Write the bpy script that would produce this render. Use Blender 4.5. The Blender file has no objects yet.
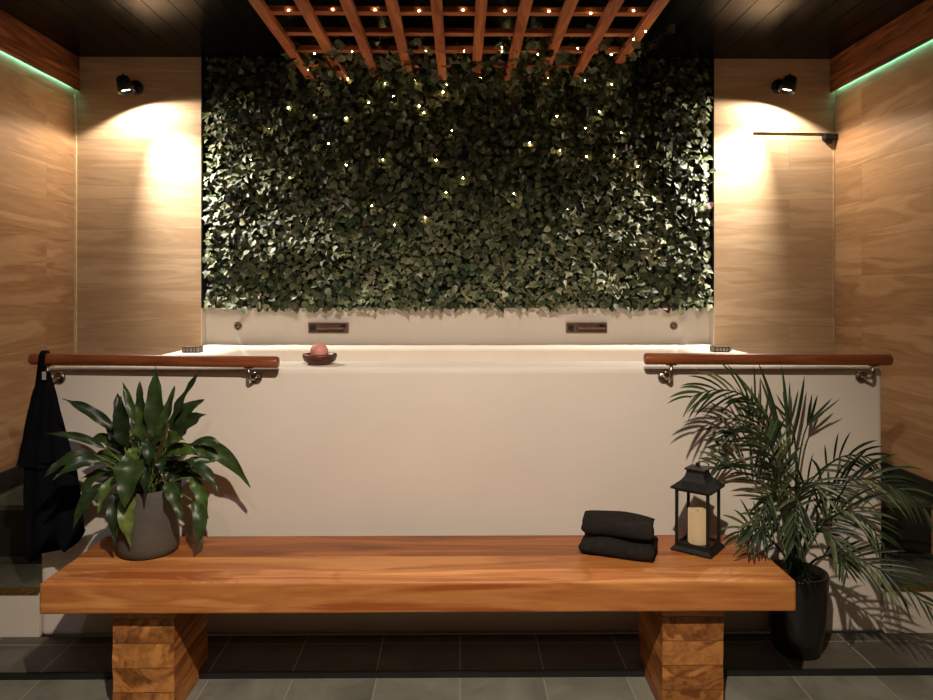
import bpy, bmesh, math, random
from mathutils import Vector, Matrix, noise, Euler
random.seed(7)
PI = math.pi
SC = bpy.context.scene
COL = SC.collection
F = 700.0; CX = 460.0; HY = 288.0; CZ = 1.45
def WX(px, D): return (px - CX) * D / F
def WZ(py, D): return CZ - (py - HY) * D / F
def W(px, py, D): return Vector((WX(px, D), D, WZ(py, D)))

# ------------------------------------------------------------------ camera
cam = bpy.data.cameras.new('camera'); camo = bpy.data.objects.new('camera', cam); COL.objects.link(camo)
cam.sensor_fit = 'HORIZONTAL'; cam.sensor_width = 36.0; cam.lens = F * 36.0 / 933.0
cam.shift_y = -62.0 / 933.0
camo.location = (0, 0, CZ); camo.rotation_euler = (PI/2, 0, math.radians(-0.53))
cam.clip_start = 0.02
SC.camera = camo
# ------------------------------------------------------------------ world / exposure
w = bpy.data.worlds.new('world'); SC.world = w; w.use_nodes = True
w.node_tree.nodes['Background'].inputs[0].default_value = (1.0, 0.8, 0.62, 1)
w.node_tree.nodes['Background'].inputs[1].default_value = 0.01
vs = SC.view_settings
vs.view_transform = 'Standard'; vs.look = 'None'; vs.gamma = 1.0; vs.use_curve_mapping = False
vs.exposure = 0.0
# ------------------------------------------------------------------ lights
def light(name, typ, loc, target, energy, color, **kw):
    l = bpy.data.lights.new(name, typ); l.energy = energy; l.color = color
    for k, v in kw.items(): setattr(l, k, v)
    o = bpy.data.objects.new(name, l); COL.objects.link(o); o.location = loc
    d = Vector(target) - Vector(loc)
    o.rotation_euler = d.to_track_quat('-Z', 'Y').to_euler()
    return o
light('ceiling_key_and_fill', 'SPOT', (0.05, 0.45, 2.70), (0.0, 2.5, 0.25), 305, (1.0, 0.85, 0.69), spot_size=math.radians(88), spot_blend=0.85, shadow_soft_size=0.025)
light('ceiling_key_and_fill', 'SPOT', (-0.55, 0.45, 2.70), (-0.9, 2.8, 0.6), 24, (0.78, 0.78, 1.0), spot_size=math.radians(95), spot_blend=0.9, shadow_soft_size=0.025)  # cool fill, added to tint the left of the bath wall
light('shadow_fill', 'AREA', (0, -0.3, 2.6), (0, 2.2, 1.3), 4, (1.0, 0.8, 0.6), shape='RECTANGLE', size=2.4, size_y=0.6)  # added area fill that softens the shadows, not a fixture of the room

# ------------------------------------------------------------------ materials
def newmat(name):
    m = bpy.data.materials.new(name); m.use_nodes = True
    nt = m.node_tree; b = nt.nodes['Principled BSDF']
    return m, nt, b
def N(nt, t, **kw):
    n = nt.nodes.new(t)
    for k, v in kw.items(): setattr(n, k, v)
    return n
def inp(n, **kw):
    for k, v in kw.items(): n.inputs[k.replace('_', ' ')].default_value = v
def ramp(nt, stops):
    r = N(nt, 'ShaderNodeValToRGB'); e = r.color_ramp.elements
    while len(e) < len(stops): e.new(0.5)
    for i, (p, c) in enumerate(stops): e[i].position = p; e[i].color = (*c, 1) if len(c) == 3 else c
    return r
def srgb(r, g, b):
    f = lambda c: (c/255/12.92) if c/255 <= 0.04045 else ((c/255+0.055)/1.055)**2.4
    return (f(r), f(g), f(b))
def plain(name, col, rough=0.5, metal=0.0, nscale=30, nvar=0.15, bump=0.0, bscale=80, spec=0.5):
    m, nt, b = newmat(name)
    tc = N(nt, 'ShaderNodeTexCoord')
    nz = N(nt, 'ShaderNodeTexNoise'); inp(nz, Scale=nscale, Detail=5.0)
    nt.links.new(tc.outputs['Object'], nz.inputs['Vector'])
    lo = tuple(c*(1-nvar) for c in col); hi = tuple(min(1, c*(1+nvar)) for c in col)
    r = ramp(nt, [(0.3, lo), (0.7, hi)])
    nt.links.new(nz.outputs['Fac'], r.inputs['Fac']); nt.links.new(r.outputs['Color'], b.inputs['Base Color'])
    b.inputs['Roughness'].default_value = rough; b.inputs['Metallic'].default_value = metal
    b.inputs['Specular IOR Level'].default_value = spec
    if bump:
        n2 = N(nt, 'ShaderNodeTexNoise'); inp(n2, Scale=bscale, Detail=6.0)
        nt.links.new(tc.outputs['Object'], n2.inputs['Vector'])
        bp = N(nt, 'ShaderNodeBump'); inp(bp, Strength=bump, Distance=0.01)
        nt.links.new(n2.outputs['Fac'], bp.inputs['Height']); nt.links.new(bp.outputs['Normal'], b.inputs['Normal'])
    return m
def glow(name, col, strength, base=(0.8, 0.8, 0.8)):
    m, nt, b = newmat(name)
    b.inputs['Base Color'].default_value = (*base, 1)
    b.inputs['Emission Color'].default_value = (*col, 1); b.inputs['Emission Strength'].default_value = strength
    return m
def wood(name, dark, light_, along='X', fine=1.0, rough=0.5, boards=None, bump=0.15, contrast=(0.3, 0.7), off=(0, 0, 0), knots=0.0, knotcol=None, seam=0.35, spec=0.35):
    """grain runs along one axis of object space; boards=(plane axis across, board length, board height)"""
    m, nt, b = newmat(name); L = nt.links.new
    tc = N(nt, 'ShaderNodeTexCoord')
    mp = N(nt, 'ShaderNodeMapping'); mp.inputs['Location'].default_value = off
    L(tc.outputs['Object'], mp.inputs['Vector'])
    src = mp.outputs['Vector']
    seamfac = None; brand = None
    if boards:
        axis, bl, bh = boards
        sp = N(nt, 'ShaderNodeSeparateXYZ'); L(src, sp.inputs[0])
        cb = N(nt, 'ShaderNodeCombineXYZ'); L(sp.outputs[axis], cb.inputs[0]); L(sp.outputs['Z' if along != 'Z' else 'X'], cb.inputs[1])
        br = N(nt, 'ShaderNodeTexBrick'); inp(br, Scale=1.0, Mortar_Size=0.0016, Mortar_Smooth=0.3)
        br.inputs['Brick Width'].default_value = bl; br.inputs['Row Height'].default_value = bh
        br.offset = 0.37; br.inputs['Color1'].default_value = (0, 0, 0, 1); br.inputs['Color2'].default_value = (1, 1, 1, 1)
        br.inputs['Mortar'].default_value = (0.5, 0.5, 0.5, 1)
        L(cb.outputs[0], br.inputs['Vector']); seamfac = br.outputs['Fac']; brand = br.outputs['Color']
        sc = N(nt, 'ShaderNodeVectorMath', operation='SCALE'); L(brand, sc.inputs[0]); sc.inputs['Scale'].default_value = 7.0
        ad = N(nt, 'ShaderNodeVectorMath', operation='ADD'); L(src, ad.inputs[0]); L(sc.outputs[0], ad.inputs[1]); src = ad.outputs[0]
    m2 = N(nt, 'ShaderNodeMapping')
    s = {'X': (0.9, 9, 9), 'Y': (9, 0.9, 9), 'Z': (9, 9, 0.9)}[along]
    m2.inputs['Scale'].default_value = tuple(v*fine for v in s); L(src, m2.inputs['Vector'])
    n1 = N(nt, 'ShaderNodeTexNoise'); inp(n1, Scale=1.0, Detail=3.0, Roughness=0.5, Distortion=0.6); L(m2.outputs[0], n1.inputs['Vector'])
    # contour lines of the big noise = cathedral grain
    mu = N(nt, 'ShaderNodeMath', operation='MULTIPLY'); mu.inputs[1].default_value = 34.0; L(n1.outputs['Fac'], mu.inputs[0])
    sn = N(nt, 'ShaderNodeMath', operation='SINE'); L(mu.outputs[0], sn.inputs[0])
    n2 = N(nt, 'ShaderNodeTexNoise'); inp(n2, Scale=9.0, Detail=5.0, Roughness=0.6); L(m2.outputs[0], n2.inputs['Vector'])
    a = N(nt, 'ShaderNodeMath', operation='MULTIPLY_ADD'); L(sn.outputs[0], a.inputs[0]); a.inputs[1].default_value = 0.09; L(n1.outputs['Fac'], a.inputs[2])
    c = N(nt, 'ShaderNodeMath', operation='MULTIPLY_ADD'); L(n2.outputs['Fac'], c.inputs[0]); c.inputs[1].default_value = 0.35; L(a.outputs[0], c.inputs[2])
    d = N(nt, 'ShaderNodeMath', operation='SUBTRACT'); L(c.outputs[0], d.inputs[0]); d.inputs[1].default_value = 0.175
    fac = d.outputs[0]
    if brand:
        e = N(nt, 'ShaderNodeMath', operation='MULTIPLY_ADD'); L(brand, e.inputs[0]); e.inputs[1].default_value = 0.24; L(fac, e.inputs[2])
        e2 = N(nt, 'ShaderNodeMath', operation='SUBTRACT'); L(e.outputs[0], e2.inputs[0]); e2.inputs[1].default_value = 0.12; fac = e2.outputs[0]
    r = ramp(nt, [(contrast[0], dark), (contrast[1], light_)]); L(fac, r.inputs['Fac'])
    colr = r.outputs['Color']
    if knots:
        vo = N(nt, 'ShaderNodeTexVoronoi'); inp(vo, Scale=1.0)
        m3 = N(nt, 'ShaderNodeMapping'); sc3 = {'X': (1.6, 4, 4), 'Y': (4, 1.6, 4), 'Z': (4, 4, 1.6)}[along]
        m3.inputs['Scale'].default_value = sc3; L(src, m3.inputs['Vector'])
        nd = N(nt, 'ShaderNodeTexNoise'); inp(nd, Scale=6.0); L(src, nd.inputs['Vector'])
        av = N(nt, 'ShaderNodeVectorMath', operation='MULTIPLY_ADD'); L(nd.outputs['Color'], av.inputs[0]); av.inputs[1].default_value = (.25, .25, .25); L(m3.outputs[0], av.inputs[2])
        L(av.outputs[0], vo.inputs['Vector'])
        kr = ramp(nt, [(0.03, (1, 1, 1)), (0.22, (0, 0, 0))]); L(vo.outputs['Distance'], kr.inputs['Fac'])
        km = N(nt, 'ShaderNodeMath', operation='MULTIPLY'); L(kr.outputs['Color'], km.inputs[0]); km.inputs[1].default_value = knots
        mx = N(nt, 'ShaderNodeMix', data_type='RGBA'); L(km.outputs[0], mx.inputs['Factor']); L(colr, mx.inputs['A']); mx.inputs['B'].default_value = (*(knotcol or tuple(x*0.3 for x in dark)), 1)
        colr = mx.outputs['Result']
    if seamfac:
        sm = N(nt, 'ShaderNodeMath', operation='MULTIPLY'); L(seamfac, sm.inputs[0]); sm.inputs[1].default_value = seam
        mx = N(nt, 'ShaderNodeMix', data_type='RGBA'); L(sm.outputs[0], mx.inputs['Factor']); L(colr, mx.inputs['A']); mx.inputs['B'].default_value = (*tuple(x*0.25 for x in dark), 1)
        colr = mx.outputs['Result']
    L(colr, b.inputs['Base Color']); b.inputs['Roughness'].default_value = rough; b.inputs['Specular IOR Level'].default_value = spec
    bp = N(nt, 'ShaderNodeBump'); inp(bp, Strength=bump, Distance=0.01); L(fac, bp.inputs['Height']); L(bp.outputs['Normal'], b.inputs['Normal'])
    return m

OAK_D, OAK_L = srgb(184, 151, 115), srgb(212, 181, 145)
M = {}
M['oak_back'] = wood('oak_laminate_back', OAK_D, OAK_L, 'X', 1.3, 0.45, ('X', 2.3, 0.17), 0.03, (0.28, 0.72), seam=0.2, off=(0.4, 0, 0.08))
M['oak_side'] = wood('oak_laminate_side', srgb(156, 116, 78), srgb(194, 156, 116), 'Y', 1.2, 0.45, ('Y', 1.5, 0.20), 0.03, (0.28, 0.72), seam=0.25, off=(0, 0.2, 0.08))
M['beam'] = wood('beam_wood', srgb(84, 40, 20), srgb(164, 98, 56), 'Y', 0.9, 0.6, None, 0.4, (0.36, 0.64), knots=0.9, knotcol=srgb(45, 18, 8))
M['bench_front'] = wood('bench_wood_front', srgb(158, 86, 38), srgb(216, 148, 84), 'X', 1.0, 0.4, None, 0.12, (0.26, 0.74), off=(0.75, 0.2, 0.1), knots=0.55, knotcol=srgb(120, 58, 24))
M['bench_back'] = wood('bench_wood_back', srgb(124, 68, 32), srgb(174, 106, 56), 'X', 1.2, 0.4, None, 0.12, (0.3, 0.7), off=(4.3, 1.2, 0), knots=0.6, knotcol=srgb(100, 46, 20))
M['pergola'] = wood('pergola_wood', srgb(146, 76, 42), srgb(200, 120, 74), 'Y', 2.0, 0.6, None, 0.1, (0.3, 0.7), knots=0.4)
M['pergola_x'] = wood('pergola_wood_cross', srgb(146, 76, 42), srgb(200, 120, 74), 'X', 2.0, 0.6, None, 0.1, (0.3, 0.7), knots=0.4)
M['rail'] = wood('rail_wood', srgb(104, 52, 26), srgb(146, 82, 46), 'X', 1.0, 0.3, None, 0.02, (0.3, 0.7))
M['bowl'] = wood('bowl_wood', srgb(42, 22, 14), srgb(98, 52, 32), 'X', 4.0, 0.4, None, 0.05, (0.3, 0.7))
# rough-hewn bench legs
def hewn():
    m = wood('hewn_leg_end_grain', srgb(120, 70, 32), srgb(204, 138, 74), 'X', 0.9, 0.5, ('X', 3.0, 0.083), 0.25, (0.3, 0.66), knots=0.8, knotcol=srgb(70, 36, 16), seam=0.7)
    for n in m.node_tree.nodes:
        if n.bl_idname == 'ShaderNodeMapping' and abs(n.inputs['Scale'].default_value[1]-8.1) < .01: n.inputs['Scale'].default_value = (5.0, 5.0, 6.0)
        if n.bl_idname == 'ShaderNodeTexNoise' and n.inputs['Distortion'].default_value > .5: n.inputs['Distortion'].default_value = 1.2
    nt = m.node_tree; b = nt.nodes['Principled BSDF']; L = nt.links.new
    tc = N(nt, 'ShaderNodeTexCoord'); v = N(nt, 'ShaderNodeTexNoise'); inp(v, Scale=11.0, Detail=4.0, Roughness=0.65, Distortion=1.0); L(tc.outputs['Object'], v.inputs['Vector'])
    bp = N(nt, 'ShaderNodeBump'); inp(bp, Strength=0.35, Distance=0.02); L(v.outputs['Fac'], bp.inputs['Height'])
    old = b.inputs['Normal'].links[0].from_socket; L(old, bp.inputs['Normal']); L(bp.outputs['Normal'], b.inputs['Normal'])
    return m
M['leg'] = hewn()
M['leg_side'] = wood('hewn_leg_side', srgb(134, 78, 36), srgb(200, 128, 66), 'Y', 1.4, 0.5, ('Y', 3.0, 0.083), 0.2, (0.3, 0.7), off=(0, .4, 0), seam=0.7)
def plaster(name, col, bump=0.12):
    m, nt, b = newmat(name); L = nt.links.new
    tc = N(nt, 'ShaderNodeTexCoord')
    n1 = N(nt, 'ShaderNodeTexNoise'); inp(n1, Scale=2.5, Detail=5.0, Roughness=0.6); L(tc.outputs['Object'], n1.inputs['Vector'])
    r = ramp(nt, [(0.3, tuple(c*0.94 for c in col)), (0.7, col)]); L(n1.outputs['Fac'], r.inputs['Fac']); L(r.outputs['Color'], b.inputs['Base Color'])
    n2 = N(nt, 'ShaderNodeTexNoise'); inp(n2, Scale=14.0, Detail=8.0); L(tc.outputs['Object'], n2.inputs['Vector'])
    bp = N(nt, 'ShaderNodeBump'); inp(bp, Strength=bump, Distance=0.01); L(n2.outputs['Fac'], bp.inputs['Height']); L(bp.outputs['Normal'], b.inputs['Normal'])
    b.inputs['Roughness'].default_value = 0.6; b.inputs['Specular IOR Level'].default_value = 0.3
    return m
M['plaster'] = plaster('white_plaster', srgb(224, 213, 199))
def tiles(name, c1, c2, w_, h_, offx=0, offy=0):
    m, nt, b = newmat(name); L = nt.links.new
    tc = N(nt, 'ShaderNodeTexCoord'); mp = N(nt, 'ShaderNodeMapping'); mp.inputs['Location'].default_value = (offx, offy, 0)
    L(tc.outputs['Object'], mp.inputs['Vector'])
    br = N(nt, 'ShaderNodeTexBrick'); inp(br, Scale=1.0, Mortar_Size=0.0022, Mortar_Smooth=0.2); br.offset = 0.0
    br.inputs['Brick Width'].default_value = w_; br.inputs['Row Height'].default_value = h_
    br.inputs['Color1'].default_value = (0, 0, 0, 1); br.inputs['Color2'].default_value = (1, 1, 1, 1)
    L(mp.outputs[0], br.inputs['Vector'])
    sc = N(nt, 'ShaderNodeVectorMath', operation='SCALE'); L(br.outputs['Color'], sc.inputs[0]); sc.inputs['Scale'].default_value = 5.0
    ad = N(nt, 'ShaderNodeVectorMath', operation='ADD'); L(tc.outputs['Object'], ad.inputs[0]); L(sc.outputs[0], ad.inputs[1])
    n1 = N(nt, 'ShaderNodeTexNoise'); inp(n1, Scale=3.5, Detail=8.0, Roughness=0.62, Distortion=0.8); L(ad.outputs[0], n1.inputs['Vector'])
    r = ramp(nt, [(0.3, c1), (0.7, c2)]); L(n1.outputs['Fac'], r.inputs['Fac'])
    mx = N(nt, 'ShaderNodeMix', data_type='RGBA'); L(br.outputs['Fac'], mx.inputs['Factor']); L(r.outputs['Color'], mx.inputs['A']); mx.inputs['B'].default_value = (*srgb(158, 154, 138), 1)
    L(mx.outputs['Result'], b.inputs['Base Color'])
    b.inputs['Roughness'].default_value = 0.5
    bp = N(nt, 'ShaderNodeBump'); inp(bp, Strength=0.1, Distance=0.01); L(n1.outputs['Fac'], bp.inputs['Height']); L(bp.outputs['Normal'], b.inputs['Normal'])
    return m
M['tile'] = tiles('slate_floor_tile', srgb(98, 98, 88), srgb(142, 140, 126), 0.31, 0.62, 0, 0.497)
M['stone'] = tiles('dark_step_stone', srgb(54, 54, 44), srgb(80, 80, 66), 0.9, 0.9, 0.2, 0.3)
M['dark_stone'] = plain('dark_riser_stone', srgb(24, 25, 23), 0.6, 0, 6, 0.3)
def ceil_mat():
    m, nt, b = newmat('black_ceiling_boards'); L = nt.links.new
    tc = N(nt, 'ShaderNodeTexCoord'); mp = N(nt, 'ShaderNodeMapping'); mp.inputs['Rotation'].default_value = (0, 0, PI/2); L(tc.outputs['Object'], mp.inputs['Vector'])
    n = N(nt, 'ShaderNodeTexNoise'); m2 = N(nt, 'ShaderNodeMapping'); m2.inputs['Scale'].default_value = (12, 1, 1); L(tc.outputs['Object'], m2.inputs['Vector']); L(m2.outputs[0], n.inputs['Vector']); inp(n, Scale=1.5, Detail=5.0)
    r = ramp(nt, [(0.3, srgb(10, 9, 9)), (0.7, srgb(18, 16, 14))]); L(n.outputs['Fac'], r.inputs['Fac']); L(r.outputs['Color'], b.inputs['Base Color'])
    b.inputs['Roughness'].default_value = 0.22; b.inputs['Specular IOR Level'].default_value = 0.07
    bp = N(nt, 'ShaderNodeBump'); inp(bp, Strength=0.12, Distance=0.01); L(n.outputs['Fac'], bp.inputs['Height']); L(bp.outputs['Normal'], b.inputs['Normal'])
    return m
M['ceiling'] = ceil_mat()
M['black_metal'] = plain('black_metal', srgb(24, 23, 22), 0.45, 0.3, 40, 0.1)
M['lantern'] = plain('lantern_black_metal', srgb(34, 31, 29), 0.5, 0.4, 40, 0.2, 0.15, 60)
M['steel'] = plain('brushed_steel', srgb(150, 138, 126), 0.28, 1.0, 60, 0.08)
M['bronze'] = plain('dark_bronze', srgb(128, 106, 86), 0.35, 0.7, 60, 0.2)
M['bronze_dull'] = plain('dull_bronze', srgb(110, 86, 66), 0.5, 0.3, 60, 0.3)
M['nickel'] = plain('weathered_nickel', srgb(96, 90, 80), 0.4, 0.9, 120, 0.4)
M['black_terry'] = plain('black_terry', srgb(40, 37, 34), 0.95, 0, 60, 0.25, 0.5, 420, 0.15)
M['black_cloth'] = plain('black_hanging_cloth', srgb(14, 14, 19), 0.95, 0, 60, 0.2, 0.4, 300, 0.1)
M['label'] = plain('white_label', srgb(170, 166, 160), 0.7)
M['clay'] = plain('grey_clay_pot', srgb(84, 78, 70), 0.75, 0, 12, 0.12, 0.2, 90, 0.25)
M['black_pot'] = plain('black_ceramic_pot', srgb(24, 22, 21), 0.3, 0, 12, 0.12, 0.05, 40)
M['soil'] = plain('potting_soil', srgb(36, 26, 18), 0.95, 0, 60, 0.5, 0.8, 60)
M['wax'] = plain('cream_wax', srgb(236, 205, 152), 0.5, 0, 10, 0.04)
M['wax'].node_tree.nodes['Principled BSDF'].inputs['Emission Color'].default_value = (*srgb(255, 214, 160), 1)
M['wax'].node_tree.nodes['Principled BSDF'].inputs['Emission Strength'].default_value = 0.3
M['wick'] = plain('candle_wick', srgb(30, 24, 20), 0.9)
M['salt'] = plain('pink_salt', srgb(205, 136, 124), 0.6, 0, 18, 0.15, 0.3, 30)
M['lens'] = glow('lamp_lens', (1.0, 0.86, 0.68), 14.0)
M['bulb'] = glow('fairy_bulb', (1.0, 0.70, 0.30), 75.0)
M['led'] = glow('teal_led', (0.16, 0.80, 0.64), 17)
M['wire'] = plain('thin_dark_wire', srgb(40, 34, 24), 0.5)
M['gold'] = plain('brass_nosing', srgb(150, 122, 66), 0.4, 0.8, 120, 0.5)
M['black_back'] = plain('black_backing', srgb(10, 11, 9), 0.9)
M['brushed_dark'] = plain('front_wall_paint', srgb(70, 60, 50), 0.8)
def glassmat():
    m, nt, b = newmat('clear_glass'); b.inputs['Base Color'].default_value = (0.97, 0.98, 0.97, 1)
    b.inputs['Roughness'].default_value = 0.0; b.inputs['Transmission Weight'].default_value = 1.0; b.inputs['IOR'].default_value = 1.05
    return m
M['glass'] = glassmat()
def foliage(name, stops, rough=0.45, veins=0.0, spec=0.4, trans=0.12, patch=None):
    m, nt, b = newmat(name); L = nt.links.new
    g = N(nt, 'ShaderNodeNewGeometry')
    r = ramp(nt, stops); L(g.outputs['Random Per Island'], r.inputs['Fac'])
    tc = N(nt, 'ShaderNodeTexCoord'); n = N(nt, 'ShaderNodeTexNoise'); inp(n, Scale=40.0, Detail=3.0); L(tc.outputs['Object'], n.inputs['Vector'])
    hs = N(nt, 'ShaderNodeHueSaturation'); L(r.outputs['Color'], hs.inputs['Color'])
    mr = N(nt, 'ShaderNodeMapRange'); L(n.outputs['Fac'], mr.inputs['Value']); mr.inputs['To Min'].default_value = 0.7; mr.inputs['To Max'].default_value = 1.3; mr.inputs['From Min'].default_value = .3; mr.inputs['From Max'].default_value = .7
    L(mr.outputs[0], hs.inputs['Value']); L(hs.outputs[0], b.inputs['Base Color'])
    b.inputs['Roughness'].default_value = rough; b.inputs['Specular IOR Level'].default_value = spec
    return m
G = srgb
M['leafwall'] = foliage('living_wall_leaves', [(0.0, G(34, 44, 28)), (0.25, G(58, 70, 44)), (0.5, G(80, 88, 58)), (0.7, G(106, 110, 76)), (0.85, G(128, 130, 98)), (0.97, G(52, 80, 48)), (1.0, G(96, 62, 66))], 0.5)
M['ivyleaf'] = foliage('ivy_leaves', [(0.0, G(44, 58, 36)), (0.3, G(84, 96, 62)), (0.6, G(124, 126, 92)), (0.85, G(150, 148, 116)), (1.0, G(70, 90, 50))], 0.5)
M['lily'] = foliage('peace_lily_leaves', [(0.0, G(26, 40, 20)), (0.5, G(42, 60, 28)), (0.85, G(70, 92, 38)), (1.0, G(100, 112, 52))], 0.4)
M['palm'] = foliage('palm_leaflets', [(0.0, G(24, 36, 22)), (0.5, G(44, 60, 36)), (0.85, G(74, 88, 54)), (1.0, G(108, 114, 76))], 0.4)
M['palmstem'] = plain('palm_stem', srgb(78, 96, 44), 0.5)

# ------------------------------------------------------------------ mesh helpers
def obj(name, bm, mat, parent=None, smooth=False, bevel=0.0, seg=2, world=True, mats=None):
    me = bpy.data.meshes.new(name)
    if parent is not None and world:
        inv = parent.matrix_basis.inverted(); bm.transform(inv)
    bm.to_mesh(me); bm.free()
    for mm in (mats or [mat]): me.materials.append(mm)
    if smooth:
        for p in me.polygons: p.use_smooth = True
    o = bpy.data.objects.new(name, me); COL.objects.link(o)
    if parent is not None: o.parent = parent
    if bevel:
        md = o.modifiers.new('bevel', 'BEVEL'); md.width = bevel; md.segments = seg; md.limit_method = 'ANGLE'; md.angle_limit = math.radians(40)
    return o
def thing(name, label, cat, loc=(0, 0, 0), rotz=0, group=None):
    o = bpy.data.objects.new(name, None); COL.objects.link(o); o.location = loc; o.rotation_euler = (0, 0, rotz)
    o.empty_display_size = 0.05
    o['label'] = label; o['category'] = cat
    if group: o['group'] = group
    o.matrix_basis = Matrix.Translation(Vector(loc)) @ Matrix.Rotation(rotz, 4, 'Z')
    return o
def tag(o, label, cat, group=None):
    o['label'] = label; o['category'] = cat
    if group: o['group'] = group
    return o
def struct(o, label=None):
    o['kind'] = 'structure'
    if label: o['label'] = label
    return o
def box(bm, x0, x1, y0, y1, z0, z1, mat=0):
    vs_ = [bm.verts.new(p) for p in [(x0, y0, z0), (x1, y0, z0), (x1, y1, z0), (x0, y1, z0), (x0, y0, z1), (x1, y0, z1), (x1, y1, z1), (x0, y1, z1)]]
    for f in [(3, 2, 1, 0), (4, 5, 6, 7), (0, 1, 5, 4), (1, 2, 6, 5), (2, 3, 7, 6), (3, 0, 4, 7)]:
        fc = bm.faces.new([vs_[i] for i in f]); fc.material_index = mat
    return vs_
def B(*a): bm = bmesh.new(); box(bm, *a); return bm
def lathe(bm, prof, c=(0, 0, 0), seg=32, axis='Z', cap=True):
    c = Vector(c); rings = []
    for r, h in prof:
        ring = []
        for i in range(seg):
            a = 2*PI*i/seg; u, v = r*math.cos(a), r*math.sin(a)
            p = {'Z': (u, v, h), 'Y': (u, h, v), 'X': (h, u, v)}[axis]
            ring.append(bm.verts.new(c + Vector(p)))
        rings.append(ring)
    for a, b_ in zip(rings, rings[1:]):
        for i in range(seg):
            j = (i+1) % seg
            bm.faces.new((a[i], a[j], b_[j], b_[i]))
    if cap:
        if prof[0][0] > 1e-5: bm.faces.new(list(reversed(rings[0])))
        if prof[-1][0] > 1e-5: bm.faces.new(rings[-1])
    bmesh.ops.recalc_face_normals(bm, faces=bm.faces)
def tube(bm, pts, r, seg=8, cap=True):
    pts = [Vector(p) for p in pts]; rings = []
    rr = r if isinstance(r, (list, tuple)) else [r]*len(pts)
    up = Vector((0.13, 0.31, 0.94)).normalized()
    for i, p in enumerate(pts):
        t = (pts[min(i+1, len(pts)-1)] - pts[max(i-1, 0)]).normalized()
        u = t.cross(up)
        if u.length < 0.1: u = t.cross(Vector((1, 0, 0)))
        u.normalize(); v = t.cross(u)
        rings.append([bm.verts.new(p + (u*math.cos(2*PI*k/seg) + v*math.sin(2*PI*k/seg))*rr[i]) for k in range(seg)])
    for a, b_ in zip(rings, rings[1:]):
        for i in range(seg):
            j = (i+1) % seg; bm.faces.new((a[i], a[j], b_[j], b_[i]))
    if cap: bm.faces.new(list(reversed(rings[0]))); bm.faces.new(rings[-1])
def sphere(bm, c, r, u=16, v=10, jitter=0):
    ret = bmesh.ops.create_uvsphere(bm, u_segments=u, v_segments=v, radius=r)
    for x in ret['verts']:
        if jitter: x.co *= 1 + jitter*noise.noise(x.co*60)
        x.co += Vector(c)
def bez(p, t):
    p = [Vector(q) for q in p]
    while len(p) > 1: p = [a.lerp(b_, t) for a, b_ in zip(p, p[1:])]
    return p[0]

# ------------------------------------------------------------------ room
DW = 2.865; DE = 2.603; DB = 4.02; XL = -2.20; XR = 2.16; ZC = 2.771; YF = -1.6
DN = DB + 0.075                                    # recessed middle of the back wall
GX0, GX1 = WX(202, DB), WX(715, DB)
struct(obj('floor', B(XL, XR, YF, DE, -0.1, 0.0), M['tile']), 'dark grey slate tiled floor')
M['tile_ledge'] = tiles('slate_ledge_tile', srgb(66, 63, 55), srgb(98, 93, 81), 0.31, 0.62, 0, 0.3)
bm = bmesh.new(); box(bm, XL, XR, DE+0.002, DW, -0.1, 0.03); box(bm, XL, XR, DE, DE+0.002, -0.1, 0.027, 1)
struct(obj('floor', bm, None, mats=[M['tile_ledge'], M['dark_stone']]), 'low slate tiled ledge along the foot of the white bath wall')
bm = bmesh.new(); box(bm, XL-0.1, XR+0.1, YF-0.1, DN+0.1, ZC+0.006, ZC+0.1)
y = XL
bw = 0.123; x = XL + 0.03
bx = XL
while bx < XR:
    box(bm, max(bx, XL), min(bx+bw-0.004, XR), YF, DN, ZC, ZC+0.02); bx += bw
struct(obj('ceiling', bm, M['ceiling']), 'glossy black boarded ceiling')
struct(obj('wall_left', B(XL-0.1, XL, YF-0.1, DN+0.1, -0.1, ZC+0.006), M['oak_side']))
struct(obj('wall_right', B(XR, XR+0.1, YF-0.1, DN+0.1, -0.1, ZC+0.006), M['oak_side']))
bm = bmesh.new(); box(bm, XL, GX0, DB, DN+0.1, -0.1, ZC+0.006, 0); box(bm, GX1, XR, DB, DN+0.1, -0.1, ZC+0.006, 0)
box(bm, GX0, GX1, DN, DN+0.1, -0.1, ZC+0.006, 1)
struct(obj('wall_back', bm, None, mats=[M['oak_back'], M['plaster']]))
GZ0 = WZ(308, 4.05)
struct(obj('trim_5', B(GX0, GX0+0.006, DB+0.002, DN, GZ0, ZC), M['black_back']), 'black edging at the left side of the leafy panel')
struct(obj('trim_6', B(GX1-0.006, GX1, DB+0.002, DN, GZ0, ZC), M['black_back']), 'black edging at the right side of the leafy panel')
struct(obj('trim_7', B(GX0, GX0+0.003, DB, DN, 1.12, GZ0), M['plaster']), 'white return at the left end of the backsplash')
struct(obj('trim_8', B(GX1-0.003, GX1, DB, DN, 1.12, GZ0), M['plaster']), 'white return at the right end of the backsplash')
struct(obj('wall_front', B(XL, XR, YF-0.1, YF, -0.1, ZC+0.006), M['brushed_dark']))
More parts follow.
